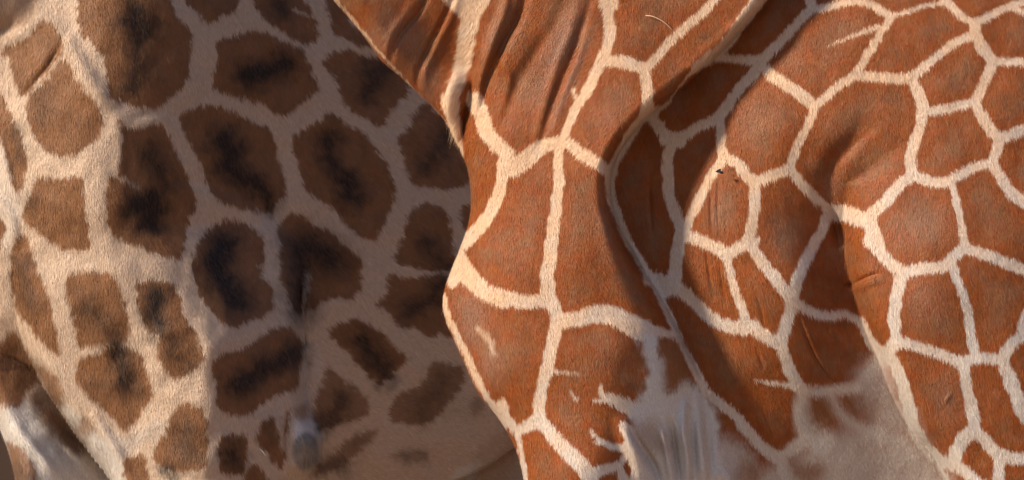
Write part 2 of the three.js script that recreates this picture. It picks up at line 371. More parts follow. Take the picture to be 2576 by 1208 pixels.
  C(8, [50, 220, 90, 330, 120, 450], -4, 4); C(8, [420, 400, 430, 450], -3, 4); C(8, [70, 540, 110, 640], -4, 4);
  C(8, [100, 840, 140, 940, 170, 1020], -4, 4);
  C(8, [520, 235, 570, 215, 620, 190, 670, 172], -15, 7); C(8, [560, 260, 620, 225, 680, 205], 6, 9);
  C(5, [1085, 850, 1080, 980, 1085, 1120, 1095, 1200], -5, 4); C(5, [1120, 900, 1115, 1050, 1125, 1180], -4, 4); C(6, [1060, 60, 1075, 180, 1100, 300], -5, 5); C(6, [1120, 100, 1140, 220, 1160, 330], -4, 5);
  C(5, [775, 930, 780, 1050, 790, 1150], -5, 5);
  C(8, [1005, 810, 1040, 760], 3, 4);
  creases.bump(1460, 640, 60, 200, 8); creases.bump(1290, 700, 60, 120, 10, 0.3); creases.bump(1930, 330, 70, 70, 12); creases.bump(2330, 740, 50, 70, 8); creases.bump(1560, 860, 70, 50, 10);
  const lumps = (x, y) => 3.2 * n2(x * 0.006, y * 0.005) + 0.5 * n2(x * 0.02 + 5, y * 0.014) + 0.2 * n2(x * 0.11, y * 0.06 + 9) + 0.1 * n2(x * 0.2, y * 0.1 + 3);
  const spec = { layers: [trunk, shoulder, thigh], box: [-620, 3080, -1860, GROUND, 830, 2620, -40, 1250], creases, lumps, place };

  // ---- markings: pale lines between the patches
  const pale = new Sheet(760, -120, 2700, 1320), white = new Sheet(760, -120, 2700, 1320), roanSheen = new Sheet(760, -120, 2700, 1320), rim = new Sheet(760, -120, 2700, 1320);
  const L = (sheet, w, flat, w2 = w, soft = 2.5) => { pale.stroke(T(sheet, flat), w / 1.988, w2 / 1.988, soft); if (Math.max(w, w2) > 30) rim.stroke(T(sheet, flat), w / 1.988 + 50, w2 / 1.988 + 50, 26); };
  // neck and shoulder
  L(5, 120, [570, -60, 575, 20], 90); L(5, 62, [575, 0, 575, 100, 580, 180, 552, 270, 520, 340, 480, 430, 422, 520, 382, 600, 355, 690], 42);
  L(5, 60, [560, 300, 640, 308, 710, 328, 757, 342], 60); L(5, 46, [757, 340, 830, 262, 900, 182, 980, 112, 1050, 50, 1110, -20], 40);
  L(5, 56, [752, 345, 762, 430, 766, 500, 770, 560], 62); L(5, 80, [765, 545, 785, 575]);
  L(5, 50, [765, 565, 700, 640, 640, 740, 597, 830, 577, 920, 590, 1010, 622, 1090, 662, 1194], 44);
  L(5, 58, [770, 560, 830, 640, 882, 705, 868, 800, 870, 900, 882, 1000, 912, 1080, 935, 1150], 58);
  L(5, 78, [860, 690, 920, 700]); L(5, 50, [890, 690, 960, 670, 1020, 630, 1110, 590, 1155, 540, 1210, 460, 1290, 370], 50);
  L(5, 30, [800, 545, 850, 530, 885, 490, 916, 448], 4); L(5, 5, [916, 448, 960, 390, 1000, 340], 20);
  L(5, 40, [1000, 338, 1060, 300, 1130, 285, 1200, 292, 1290, 298], 42); L(5, 60, [1060, 300, 1120, 255, 1180, 190, 1240, 105, 1300, 20, 1340, -40], 70);
  L(5, 44, [1130, 600, 1130, 680, 1142, 770], 42); L(5, 56, [1145, 780, 1210, 812, 1258, 870, 1300, 920], 56); L(5, 44, [1145, 790, 1100, 850, 1060, 920, 1020, 1000, 980, 1080, 950, 1150], 46);
  L(5, 50, [365, 695, 300, 712, 240, 728, 190, 765], 80); L(5, 86, [190, 765, 150, 800, 95, 835], 90); L(5, 56, [360, 700, 430, 760, 500, 800, 575, 860], 64);
  L(5, 44, [330, 730, 320, 800, 325, 900, 312, 1000, 300, 1100, 288, 1196], 62); L(5, 20, [400, 440, 410, 480]);
  L(3, 80, [1135, 490, 1175, 570, 1200, 650, 1245, 710, 1310, 770], 70); L(3, 56, [1290, 790, 1275, 900, 1245, 1000, 1200, 1090, 1130, 1165, 1080, 1215], 70);
  L(3, 60, [1075, -40, 1120, 50], 90); L(3, 90, [1190, -40, 1140, 50, 1115, 140], 80); L(3, 82, [1115, 100, 1108, 190, 1095, 290, 1075, 370], 70); L(3, 60, [1010, -20, 1060, 40, 1100, 80], 40);
  L(3, 76, [1060, 400, 1030, 500, 1040, 600], 70); L(3, 66, [1040, 590, 1060, 690, 1078, 745], 20); L(3, 50, [990, 480, 1010, 540]);
  L(3, 22, [920, 540, 980, 600, 1040, 690, 1075, 740], 14);
  L(3, 14, [440, -10, 560, 130, 710, 310, 860, 480], 8);  // sunlit edge of the throat, painted as a thin pale stroke along its outline
  // chest and upper leg
  L(4, 80, [1060, 90, 1045, 160, 1030, 210], 60); L(4, 96, [1060, 110, 1130, 205, 1200, 262, 1290, 305], 76); L(6, 78, [-20, 268, 80, 292, 160, 310, 255, 300], 62);
  L(6, 64, [286, 0, 276, 100, 266, 200, 270, 285], 74); L(6, 76, [275, 280, 300, 345, 328, 400], 70); L(6, 66, [322, 400, 300, 480, 280, 560, 260, 660, 238, 740, 225, 820, 225, 900], 60);
  L(6, 70, [330, 405, 420, 392, 500, 368, 580, 374, 660, 412, 740, 452], 110); L(6, 70, [720, 440, 800, 458, 880, 475, 910, 490], 26);
  L(6, 70, [228, 890, 170, 925, 120, 950, 80, 915], 44); L(6, 56, [35, 820, 55, 880, 85, 920, 120, 955], 40); L(6, 34, [110, 950, 135, 1050, 152, 1150, 160, 1240], 22);
  L(6, 66, [232, 905, 300, 985, 370, 1060, 430, 1120, 480, 1180], 84); L(6, 60, [470, 1170, 560, 1142, 620, 1120, 665, 1070], 30); L(6, 40, [620, 1120, 640, 1180, 690, 1230], 60);
  L(6, 12, [478, 950, 530, 1000, 590, 1030, 650, 1035], 44); L(6, 6, [500, 1010, 560, 1015], 30); L(6, 14, [528, 722, 545, 775, 600, 800, 700, 850], 84, 3); L(6, 8, [490, 800, 560, 800, 640, 830], 40); L(6, 18, [300, 655, 350, 660, 420, 668], 3, 5); L(6, 14, [385, 765, 415, 795], 10, 6);
  L(6, 44, [640, 925, 680, 985, 715, 1080, 750, 1220], 120);
  L(4, 34, [985, 290, 1000, 370, 1060, 500, 1130, 650, 1190, 770, 1290, 930], 34); L(4, 16, [1150, 440, 1200, 490, 1235, 570], 10, 9); L(4, 10, [1195, 470, 1225, 520], 18, 9);
  L(6, 46, [662, 0, 712, 80, 762, 170, 802, 240, 852, 340, 892, 430], 40); L(6, 34, [892, 430, 942, 540, 1002, 650, 1062, 760], 40); L(6, 44, [1062, 760, 1140, 830, 1210, 880, 1290, 980], 52);
  L(6, 60, [930, -20, 915, 70, 905, 150, 890, 225], 74); L(6, 80, [780, 195, 850, 215, 900, 240], 80); L(6, 66, [850, 260, 810, 225], 40);
  L(6, 62, [920, 240, 1010, 320, 1080, 388, 1150, 422, 1220, 440, 1300, 430], 66);
  L(6, 56, [930, -20, 1000, -10, 1060, 18, 1130, 52, 1162, 78], 60); L(6, 60, [1162, 75, 1230, 32, 1300, 8], 54); L(6, 38, [1162, 80, 1176, 160, 1210, 270, 1240, 350, 1252, 415], 44);
  // flank, back and hip
  L(7, 50, [55, 380, 100, 305, 150, 250, 220, 180, 290, 100, 350, 42], 44); L(7, 38, [342, 48, 420, 34, 500, 14, 570, 4, 640, 20, 700, 55, 742, 80], 40); L(7, 44, [335, -30, 352, 42]);
  L(7, 24, [742, 80, 820, 60, 900, 30, 1000, 14], 18); L(7, 34, [1000, 12, 1042, 32, 1090, 80, 1150, 112], 40); L(7, 36, [742, 85, 700, 150, 650, 230, 602, 310, 568, 365], 44); L(7, 26, [675, 135, 570, 172, 500, 200, 425, 232], 4);
  L(7, 42, [560, 378, 490, 420, 420, 480, 362, 530], 42); L(7, 48, [560, 375, 660, 380, 760, 390, 842, 386], 50); L(7, 46, [842, 386, 900, 340, 970, 280, 1050, 220, 1155, 172], 42);
  L(7, 40, [1160, 112, 1210, 90, 1290, 50, 1350, 24, 1440, 0], 34); L(7, 30, [1330, 30, 1380, 50, 1440, 80]); L(7, 30, [1040, 30, 1000, -30], 30);
  L(7, 56, [1155, 115, 1170, 190, 1200, 242, 1245, 300], 58); L(7, 42, [1245, 302, 1330, 308, 1440, 310], 40); L(7, 46, [1245, 300, 1222, 370, 1192, 440, 1160, 510], 52); L(7, 46, [1160, 512, 1080, 526, 1000, 545, 920, 556], 46);
  L(7, 56, [842, 386, 872, 450, 900, 542], 56); L(7, 52, [900, 542, 888, 620, 860, 700, 840, 770, 846, 868], 54); L(7, 52, [1160, 510, 1200, 590, 1240, 650, 1280, 692], 56); L(7, 54, [1280, 692, 1340, 670, 1440, 632], 54); L(7, 52, [1280, 692, 1262, 760, 1248, 812], 50);
  L(7, 46, [1248, 812, 1160, 832, 1080, 872, 1000, 910, 900, 892, 846, 868], 56); L(7, 52, [1248, 812, 1290, 890, 1330, 950, 1440, 1040], 58); L(7, 56, [846, 872, 770, 932, 720, 1000, 660, 1052, 630, 1085], 60);
  L(7, 84, [450, 1062, 520, 1062, 590, 1088, 640, 1100], 80); L(7, 60, [640, 1095, 662, 1160, 690, 1230], 52); L(7, 34, [625, 1110, 632, 1160, 640, 1215], 12); L(7, 36, [1040, 905, 1062, 1000, 1086, 1100, 1102, 1215], 36);
  L(7, 42, [362, 530, 330, 620, 300, 680, 262, 760, 240, 832], 48); L(7, 56, [362, 530, 290, 470, 220, 420, 150, 370, 105, 325], 60); L(7, 52, [240, 835, 180, 862, 110, 890, 65, 905], 54); L(7, 54, [5, 855, 65, 912], 56); L(7, 56, [65, 905, 62, 1000, 52, 1100, 30, 1200], 54);
  L(7, 48, [240, 840, 300, 920, 360, 982, 440, 1050], 48); L(7, 54, [435, 1050, 402, 1140, 362, 1215], 54); L(7, 44, [0, 296, 90, 300], 60);
  L(8, 54, [368, 0, 320, 100, 272, 210, 250, 290], 62); L(8, 56, [25, 0, 70, 70, 130, 150, 190, 222, 250, 300], 60); L(8, 50, [262, 312, 350, 360, 440, 380, 520, 372, 600, 420], 40);
  L(8, 62, [248, 300, 232, 380, 210, 450, 192, 510], 60); L(8, 60, [0, 418, 60, 440, 120, 480, 185, 520], 60); L(8, 54, [190, 505, 220, 600, 260, 690, 310, 760], 64); L(8, 5, [60, 696, 150, 714, 240, 726, 300, 748], 40);
  L(8, 54, [310, 752, 380, 762, 470, 750, 575, 735], 60, 9); L(8, 60, [440, 770, 480, 850, 560, 920, 680, 990], 30, 20); L(8, 60, [310, 760, 300, 840, 320, 930, 400, 1010], 130, 12); L(8, 48, [0, 930, 60, 990, 120, 1050, 185, 1092, 230, 1180], 70, 4); L(8, 46, [185, 1092, 260, 1042, 330, 990], 80, 8);
  L(8, 30, [575, 720, 640, 650, 700, 600], 60, 20);
  // thigh
  L(8, 54, [632, 0, 690, 62, 740, 120, 800, 160], 60); L(8, 62, [800, 162, 900, 142, 1000, 130, 1042, 92, 1102, 40], 56); L(8, 36, [1100, -10, 1106, 40], 40); L(8, 54, [1108, 44, 1200, 70, 1300, 110, 1440, 162], 52); L(8, 40, [1040, 120, 1080, 230, 1110, 320, 1130, 430, 1152, 570], 48);
  L(8, 64, [795, 175, 768, 270, 756, 380, 762, 485], 56); L(8, 60, [762, 495, 732, 550, 690, 565], 70); L(8, 46, [595, 410, 640, 500, 700, 570], 56); L(8, 52, [770, 500, 870, 530, 970, 562, 1080, 602, 1150, 592, 1240, 590, 1292, 602], 52);
  L(8, 56, [1292, 600, 1320, 540, 1370, 490, 1440, 450], 56); L(8, 60, [1292, 600, 1330, 690, 1360, 770, 1390, 850, 1440, 900], 76); L(8, 40, [1385, 440, 1400, 390, 1440, 320], 50);
  L(8, 56, [720, 560, 770, 640, 800, 720, 830, 830, 862, 940, 920, 1040, 980, 1092, 1045, 1115], 66); L(8, 54, [1100, 608, 1110, 700, 1130, 800, 1150, 900, 1152, 945], 60); L(8, 70, [1152, 940, 1092, 1000, 1062, 1070, 1050, 1115], 74);
  L(8, 60, [1152, 940, 1210, 1000, 1270, 1062, 1330, 1082, 1440, 1092], 60); L(8, 52, [1278, 1070, 1280, 1140, 1270, 1230], 56); L(8, 54, [1050, 1112, 1120, 1160, 1200, 1230], 60); L(8, 40, [975, 1090, 1000, 1150, 1030, 1220], 20);
  // white of the armpit and belly
  const Wt = (sheet, flat, soft, gain) => white.patch(T(sheet, flat), soft, gain);
  Wt(6, [720, 470, 800, 470, 830, 560, 850, 640, 880, 760, 960, 690, 1040, 760, 1110, 850, 1130, 1000, 1180, 1240, 700, 1260, 740, 1100, 690, 960, 680, 860, 730, 780, 770, 680, 750, 560], 14, 1);
  Wt(6, [1020, 1000, 1150, 980, 1290, 1080, 1290, 1260, 1000, 1260], 30, 0.75);
  Wt(8, [330, 900, 420, 960, 560, 940, 700, 900, 830, 960, 980, 1120, 1060, 1290, -20, 1290, 60, 1180, 200, 1110, 330, 1030], 40, 0.85);
  Wt(8, [590, 640, 700, 580, 780, 760, 880, 980, 700, 960, 600, 860, 560, 760], 36, 0.7);
  // brown showing through the white of the belly
  const tanned = new Sheet(760, -120, 2700, 1320), Tn = (sheet, flat, soft, gain) => tanned.patch(T(sheet, flat), soft, gain);
  Tn(6, [830, 500, 900, 500, 960, 620, 980, 700, 920, 720, 860, 760, 840, 640], 18, 0.75); Tn(6, [690, 960, 780, 900, 850, 960, 860, 1050, 790, 1060], 24, 0.5);
  Tn(8, [240, 1110, 330, 1120, 410, 1130, 400, 1200, 320, 1220, 250, 1170], 22, 0.75); Tn(8, [330, 800, 430, 790, 470, 870, 440, 950, 370, 960, 330, 890], 22, 0.65); Tn(8, [490, 800, 600, 790, 690, 830, 650, 880, 560, 860], 26, 0.5); Tn(8, [560, 1020, 700, 1010, 760, 1060, 640, 1080], 40, 0.25);
  Tn(8, [0, 1100, 60, 1130, 90, 1200, 40, 1240, -30, 1200], 20, 0.6);
  // greyish hairs, with the coat's grey sheen painted into some patches
  const G = (x, y, rx, ry, g, turn = 0) => { const m = 2.4 * Math.max(rx, ry), c = Math.cos(turn), s = Math.sin(turn); roanSheen.each(x - m, y - m, x + m, y + m, (X, Y, o) => { const u = ((X - x) * c + (Y - y) * s) / rx, v = (-(X - x) * s + (Y - y) * c) / ry; return Math.max(o, g * Math.exp(-u * u - v * v)); }); };
  G(1190, 800, 45, 70, 0.75); G(1235, 910, 35, 50, 0.6); G(1000, 90, 70, 60, 0.5); G(1080, 210, 30, 60, 0.45); G(1880, 560, 0.1, 0.1, 0); G(1530, 290, 30, 40, 0.4); G(2310, 560, 80, 60, 0.35); G(2320, 760, 50, 60, 0.45); G(2090, 470, 25, 40, 0.4, 0.4); G(1400, 130, 26, 130, 0.6, 0.45); G(1440, 200, 10, 160, 0.6, 0.4); G(1520, 560, 30, 100, 0.3); G(1800, 520, 25, 50, 0.4); G(1960, 580, 40, 60, 0.3); G(2380, 1000, 70, 70, 0.3); G(1230, 100, 12, 60, 0.5, 0.35); G(1530, 880, 50, 40, 0.25);

  const cream = [0.62, 0.41, 0.26], ivory = [0.58, 0.49, 0.42], brown = [0.26, 0.066, 0.0130], dusty = [0.235, 0.090, 0.037], chalk = [0.56, 0.49, 0.43], tan = [0.26, 0.11, 0.045], grey = [0.29, 0.16, 0.11];
  const colourAt = (x, y, out, z) => {
    const wx = 3.2 * n2(x * 0.05, y * 0.02) + 1.6 * n2(x * 0.22, y * 0.05 + 3), wy = (3.5 + 3 * n2(x * 0.01, y * 0.01 + 70)) * n2(x * 0.13, y * 0.05 + 11) + 3 * n2(x * 0.3, y * 0.09 + 31);
    const X = x + wx - wy * 0.25, Y = y + wy;
    let p = pale.at(X, Y), w = white.at(X + 8 * n2(x * 0.03, y * 0.02 + 50), Y + wy * 1.5), t = tanned.at(X, Y + wy), r = Math.min(1, 1.5 * roanSheen.at(x, y));
    const m1 = 1 + 0.10 * n2(x * 0.012 + 40, y * 0.012) + 0.07 * n2(x * 0.05, y * 0.03 + 80), m2 = 0.06 * n2(x * 0.02, y * 0.02 + 60);
    const dust = clamp((1 - rim.at(X, Y)) * (0.55 + 0.6 * n2(x * 0.007, y * 0.007 + 15)) + 0.3 * n2(x * 0.03, y * 0.025 + 7), 0, 1);
    const hue = clamp(sstep(-300, 900, (x - 1700) * 0.45 + (y - 500) * 0.9) + 0.25 * n2(x * 0.01, y * 0.01 + 90), 0, 1);
    if (y > 1235 || y < -25 || x > 2605 || x < 820) p = 1 - sstep(18, 34, cellBorder(X, Y, y > 1500 ? 110 : 190));
    if (y > 2300) { p = 1; w = 0; t = 0; }
    for (let k = 0; k < 3; k++) {
      let c = (brown[k] + (dusty[k] - brown[k]) * dust) * m1 * (k ? 1 + m2 : 1 - m2 * 0.5);
      c += (grey[k] - c) * r * (0.55 + 0.45 * n2(x * 0.3, y * 0.1));
      c += ((cream[k] + (ivory[k] - cream[k]) * hue) * (1 + 0.05 * n2(x * 0.06, y * 0.04)) - c) * p;
      c += (chalk[k] - c) * w; c += (tan[k] - c) * t;
      out[k] = c;
    }
  };
  const animal = new THREE.Group(); animal.name = 'giraffe';
  animal.userData = { label: 'giraffe with orange-brown polygon patches divided by thin cream lines, neck bent forward', category: 'giraffe', group: 'giraffes standing side by side' };
  scene.add(animal);
  const near = skin(spec, 3, 1), far = skin({ ...spec, creases: null }, 16, -1);
  tint(near, colourAt); tint(far, colourAt);
  const legs = [
    farLeg([[0.16, 1.5, -0.10, 0.12], [0.12, 1.2, -0.14, 0.10], [0.09, 0.85, -0.15, 0.085], [0.09, 0.55, -0.15, 0.06], [0.09, 0.12, -0.15, 0.06], [0.08, 0, -0.15, 0.085]]),
    farLeg([[1.30, 1.8, -0.05, 0.22], [1.28, 1.3, -0.1, 0.12], [1.25, 0.9, -0.14, 0.085], [1.22, 0.5, -0.15, 0.06], [1.22, 0.12, -0.15, 0.06], [1.20, 0, -0.15, 0.085]])];
  for (const l of legs) { const n = l.attributes.position.count, c = new Float32Array(n * 3); for (let k = 0; k < n; k++) c.set(n3(k * 0.07, 3, 1) > 0.3 ? cream : brown, k * 3); l.setAttribute('color', new THREE.BufferAttribute(c, 3)); }
  const tuftLine = T(3, [1110, 150, 1080, 380, 1030, 500, 1040, 600, 1070, 720]);
  const fur = coat(near, colourAt, (x, y) => {
    const a = (y < 420 && x < 1560 ? 1.95 : 1.35) + 0.25 * n2(x * 0.004, y * 0.004) + 0.15 * n2(x * 0.02, y * 0.02);
    const tuft = y < 420 && x < 1260 ? Math.exp(-((segDist(tuftLine, x, y, false) / 26) ** 2)) : 0;
    return [Math.cos(a + 0.35 * tuft), Math.sin(a + 0.35 * tuft), 1 - 0.35 * white.at(x, y) + 1.3 * tuft];
  }, { density: 250000, length: 0.0085, width: 0.0011, seed: 5, within: (x, y) => x > 815 && x < 2640 && y > -40 && y < 1250 });
  const geo = mergeGeometries([near, far, ...legs].map((g) => { g.userData = {}; return g; }));
  const body = new THREE.Mesh(geo, skinMaterial()); body.name = 'body';
  add(body, animal);
  const hair = new THREE.Mesh(fur, coatMaterial()); hair.name = 'fur'; hair.userData = { kind: 'stuff' }; add(hair, animal);
}

// ================================================================ the dark-patched giraffe
{
  const OFF = -0.85, s = S * (DIST - OFF) / DIST, GROUND = 604 + EYE / s;
  const place = (x, y, z, out, o) => { out[o] = (x - 1288) * s; out[o + 1] = EYE + (604 - y) * s; out[o + 2] = OFF + z * s; };
  const trunk = layer(
    [[-110, 830], [-170, 700], [-210, 400], [-330, 100], [-520, -300], [-800, -900], [-1000, -1350], [-1180, -1450], [-1560, -1300], [-1580, -1430], [-1320, -1640], [-1060, -1780], [-860, -1700], [-700, -1300], [-380, -800], [0, -480], [350, -340], [700, -330], [1100, -270], [1500, -200], [1850, 0], [1900, 500], [1750, 900], [1450, 1020], [1290, 1128], [1215, 1180], [1150, 1208], [1050, 1236], [900, 1268], [650, 1290], [420, 1260], [280, 1120], [160, 990], [60, 910], [-40, 870]],
    [[-500, -300, 60], [-150, 300, 60], [0, 100, 110], [0, 300, 120], [0, 600, 105], [0, 800, 50], [130, 900, 40], [-90, -30, 190], [40, 10, 150], [120, -30, 140], [130, 150, 188], [130, 450, 205], [280, -80, 190], [280, 100, 225], [290, 300, 250], [300, 600, 240], [300, 860, 150], [300, 1050, 60], [350, 1200, 30],
      [600, -250, -10], [600, -50, 35], [600, 300, 62], [600, 600, 66], [600, 900, 60], [600, 1200, -20], [900, -250, -190], [900, 0, -142], [900, 300, -126], [900, 600, -118], [900, 900, -135], [900, 1100, -190], [900, 1250, -260],
      [1200, -250, -350], [1200, 0, -315], [1200, 300, -298], [1200, 600, -290], [1200, 850, -310], [1200, 1050, -360], [1600, 0, -480], [1600, 500, -460], [1600, 900, -500]],
    { round: 120, mid: (x) => clamp(-120 - (x - 600) * 0.55, -760, 0), blend: 20 });
  const leg = layer(
    [[28, 640], [28, 716], [34, 772], [54, 842], [76, 897], [110, 968], [150, 1028], [190, 1088], [236, 1149], [284, 1215], [340, 1350], [400, 1700], [420, 2200], [400, 2330], [430, 2450], [440, 2950], [420, GROUND - 40], [420, GROUND], [600, GROUND], [600, GROUND - 60], [570, 2950], [570, 2450], [610, 2330], [600, 2200], [620, 1700], [690, 1400], [738, 1225], [774, 1192], [800, 1160], [808, 1110], [796, 1064], [772, 1010], [766, 930], [764, 860], [768, 790], [768, 720], [756, 650], [722, 575], [640, 500], [420, 420], [220, 440], [90, 540]],
    [[50, 680, 130], [60, 800, 125], [140, 760, 180], [110, 900, 135], [300, 650, 242], [250, 900, 190], [250, 1060, 160], [350, 1000, 205], [330, 1160, 165], [400, 860, 246], [470, 900, 262], [525, 870, 270], [530, 1000, 268], [525, 1180, 262], [590, 900, 228], [640, 700, 110], [650, 1000, 190], [720, 900, 130], [745, 760, 70], [755, 1040, 130], [770, 1120, 125], [400, 1130, 205], [420, 560, 195], [600, 560, 80], [600, 1200, 220], [700, 1190, 155]],
    { round: (x, y) => (y > 1300 ? 90 : 46), mid: (x, y) => 20 - 60 * sstep(550, 720, x) * sstep(1300, 1150, y) + 60 * sstep(1150, 1500, y), blend: 18 });
  const farFore = layer(
    [[-60, 860], [-45, 960], [-20, 1035], [2, 1090], [22, 1145], [38, 1215], [70, 1400], [120, 1800], [130, 2200], [140, 2950], [120, GROUND], [290, GROUND], [270, 2950], [280, 2200], [300, 1800], [360, 1400], [380, 1150], [260, 950], [120, 850]],
    [[-20, 960, 10], [0, 1040, 25], [100, 930, -30], [60, 1100, 20], [110, 1080, 10], [150, 1060, -30], [180, 1180, 0], [250, 1130, -70], [220, 1250, -20], [330, 1200, -90]],
    { round: 50, mid: -130, blend: 14 });
  const farHind = layer(
    [[1130, 1230], [1160, 1170], [1230, 1120], [1330, 1040], [1500, 900], [1700, 950], [1680, 1250], [1600, 1700], [1640, 2000], [1600, GROUND], [1440, GROUND], [1450, 2200], [1440, 2000], [1330, 1600], [1200, 1400]],
    [[1200, 1180, -560], [1300, 1150, -540], [1400, 1100, -530], [1400, 1300, -530], [1550, 1100, -530]],
    { round: 60, mid: -620, blend: 10 });

  const creases = new Relief(-80, -160, 1420, 1320);
  const C = (sheet, flat, amount, width) => creases.line(T(sheet, flat), amount, width);
  C(1, [120, 480, 190, 400, 250, 330, 305, 230, 330, 170], -12, 11); C(1, [0, 225, 60, 190, 120, 165, 180, 110], 9, 16); C(1, [60, 120, 0, 160], -10, 18);
  C(1, [230, 80, 310, 180, 370, 260, 430, 360, 490, 450, 540, 500], 15, 22);
  C(1, [0, 700, 30, 820, 60, 920, 90, 990], 8, 13); C(1, [20, 640, 60, 780, 90, 900], -6, 12); C(1, [0, 980, 40, 1040, 70, 1120, 80, 1208], 10, 12);
  C(1, [640, 640, 740, 605, 820, 600, 870, 640], 4.5, 13); C(1, [590, 580, 610, 700, 600, 840, 650, 900], 4, 16);
  C(2, [720, 480, 800, 470, 900, 440, 1000, 450, 1040, 520], 4, 16); C(2, [1050, 560, 1050, 700, 1045, 850, 1040, 1000, 1030, 1200], 2, 24);
  C(2, [480, 880, 550, 1000, 610, 1100, 660, 1215], 12, 15); C(2, [440, 900, 520, 1020, 600, 1160], -12, 12);
  C(2, [560, 560, 600, 620, 620, 690], -5, 6);
  C(4, [262, 150, 262, 260, 268, 400, 278, 520], -34, 8); C(4, [300, 160, 288, 250, 285, 330], 10, 8); C(4, [240, 420, 268, 460, 276, 560, 270, 680, 250, 800], 6, 12); C(4, [310, 520, 300, 640, 290, 760], -8, 6);
  C(4, [150, 880, 160, 1000, 200, 1120], 8, 10); C(4, [210, 830, 195, 960, 200, 1100], -10, 7);
  C(2, [90, 950, 200, 1080, 300, 1200], 16, 14); C(2, [200, 960, 320, 1070, 430, 1180], -6, 12); C(2, [300, 1010, 400, 1110, 480, 1200], 6, 12);
  creases.bump(768, 1112, 26, 40, 28); creases.bump(410, 870, 50, 60, 10); creases.bump(250, 480, 60, 60, 8);
  const lumps = (x, y) => 3.2 * n2(x * 0.006 + 70, y * 0.005) + 2.2 * n2(x * 0.013 + 20, y * 0.011) + 0.6 * n2(x * 0.02 + 5, y * 0.015 + 40) + 0.2 * n2(x * 0.11, y * 0.06 + 9) + 0.1 * n2(x * 0.2, y * 0.1 + 3);
  const spec = { layers: [trunk, leg, farFore, farHind], box: [-1600, 1920, -1800, GROUND, -60, 1340, -40, 1250], creases, lumps, place };

  // ---- markings: dark patches on a pale coat, with black hearts
  const patch = new Sheet(-80, -120, 1420, 1320), black = new Sheet(-80, -120, 1420, 1320), white = new Sheet(-80, -120, 1420, 1320);
  const P = (sheet, flat, soft = 4, gain = 1) => patch.patch(T(sheet, flat), soft, gain, 4);
  const B = (sheet, w, flat, gain = 1, soft = 16) => black.stroke(T(sheet, flat), 1.5 * w / 1.988, 1.3 * w / 1.988, soft * 2.3, Math.min(1, gain * 1.1));
  P(1, [-60, -60, 180, -60, 190, 40, 100, 140, -60, 230], 16, 0.4);
  P(1, [-20, 262, 60, 222, 150, 170, 215, 92, 262, 110, 322, 190, 318, 260, 250, 352, 130, 470, 92, 440, 60, 330, 40, 275], 5);
  P(1, [140, 490, 250, 380, 325, 280, 400, 400, 505, 540, 522, 640, 430, 742, 330, 777, 240, 752, 190, 700, 150, 600], 5);
  P(1, [-40, 400, 40, 520, 72, 580, 140, 760, 140, 830, 95, 965, 60, 900, 20, 720, -40, 640], 5);
  P(1, [190, 892, 300, 886, 405, 880, 430, 980, 440, 1100, 455, 1230, 330, 1240, 180, 1145, 122, 1080, 150, 980], 4);
  P(1, [-30, 1080, 10, 1090, 30, 1150, 0, 1230, -40, 1240], 5);
  P(1, [390, 40, 430, -60, 820, -60, 880, 70, 960, 160, 950, 250, 944, 330, 930, 420, 850, 490, 800, 532, 690, 532, 640, 512, 545, 472, 540, 380, 510, 262, 405, 145], 4);
  P(1, [900, -60, 1190, -60, 1180, 40, 1100, 80, 1050, 112, 980, 60], 4);
  P(1, [1080, 210, 1160, 175, 1270, 145, 1350, 170, 1480, 230, 1540, 300, 1560, 370, 1592, 440, 1520, 490, 1460, 550, 1400, 577, 1290, 512, 1190, 482, 1066, 432, 1070, 350, 1090, 280], 4);
  P(1, [905, 580, 980, 530, 1060, 518, 1150, 545, 1260, 600, 1345, 640, 1370, 700, 1390, 800, 1422, 900, 1430, 962, 1380, 1010, 1335, 1062, 1280, 1050, 1090, 1000, 1030, 900, 990, 780, 930, 680], 4);
  P(1, [600, 590, 650, 640, 810, 618, 860, 700, 900, 800, 942, 890, 985, 1010, 952, 1080, 925, 1200, 905, 1288, 830, 1282, 700, 1230, 600, 1192, 552, 1130, 540, 900, 596, 850, 610, 760, 620, 680], 4);
  P(3, [30, -30, 160, -60, 300, 10, 335, 100, 352, 160, 300, 222, 230, 190, 100, 100, 60, 60], 4);
  P(3, [385, -40, 430, -40, 500, 80, 560, 150, 660, 232, 570, 226, 490, 190, 430, 160, 410, 100], 4);
  P(3, [370, 310, 410, 265, 490, 240, 580, 270, 690, 280, 760, 340, 810, 420, 780, 480, 700, 560, 670, 632, 590, 590, 500, 540, 460, 480, 442, 400], 4);
  P(3, [218, 690, 280, 640, 350, 600, 420, 558, 470, 600, 560, 650, 620, 710, 680, 800, 732, 930, 720, 1010, 690, 1090, 642, 1182, 590, 1192, 500, 1130, 440, 1060, 350, 990, 280, 922, 250, 820], 4);
  P(3, [740, 700, 790, 640, 830, 560, 872, 505, 930, 540, 1000, 580, 1100, 680, 1140, 800, 1130, 890, 990, 942, 900, 932, 830, 922, 790, 850, 770, 760], 4);
  P(3, [800, 1070, 880, 1008, 960, 1030, 1000, 1080, 1015, 1150, 1030, 1270, 1020, 1340, 990, 1368, 900, 1356, 815, 1336, 730, 1308, 745, 1240, 780, 1160], 4);
  P(3, [1060, 1040, 1130, 1010, 1180, 1100, 1120, 1170, 1070, 1110], 4);
  P(4, [700, 180, 790, 192, 900, 180, 1010, 180, 1040, 250, 1020, 330, 1060, 420, 1100, 540, 960, 472, 900, 492, 840, 450, 740, 422, 700, 370, 640, 320, 690, 270], 5);
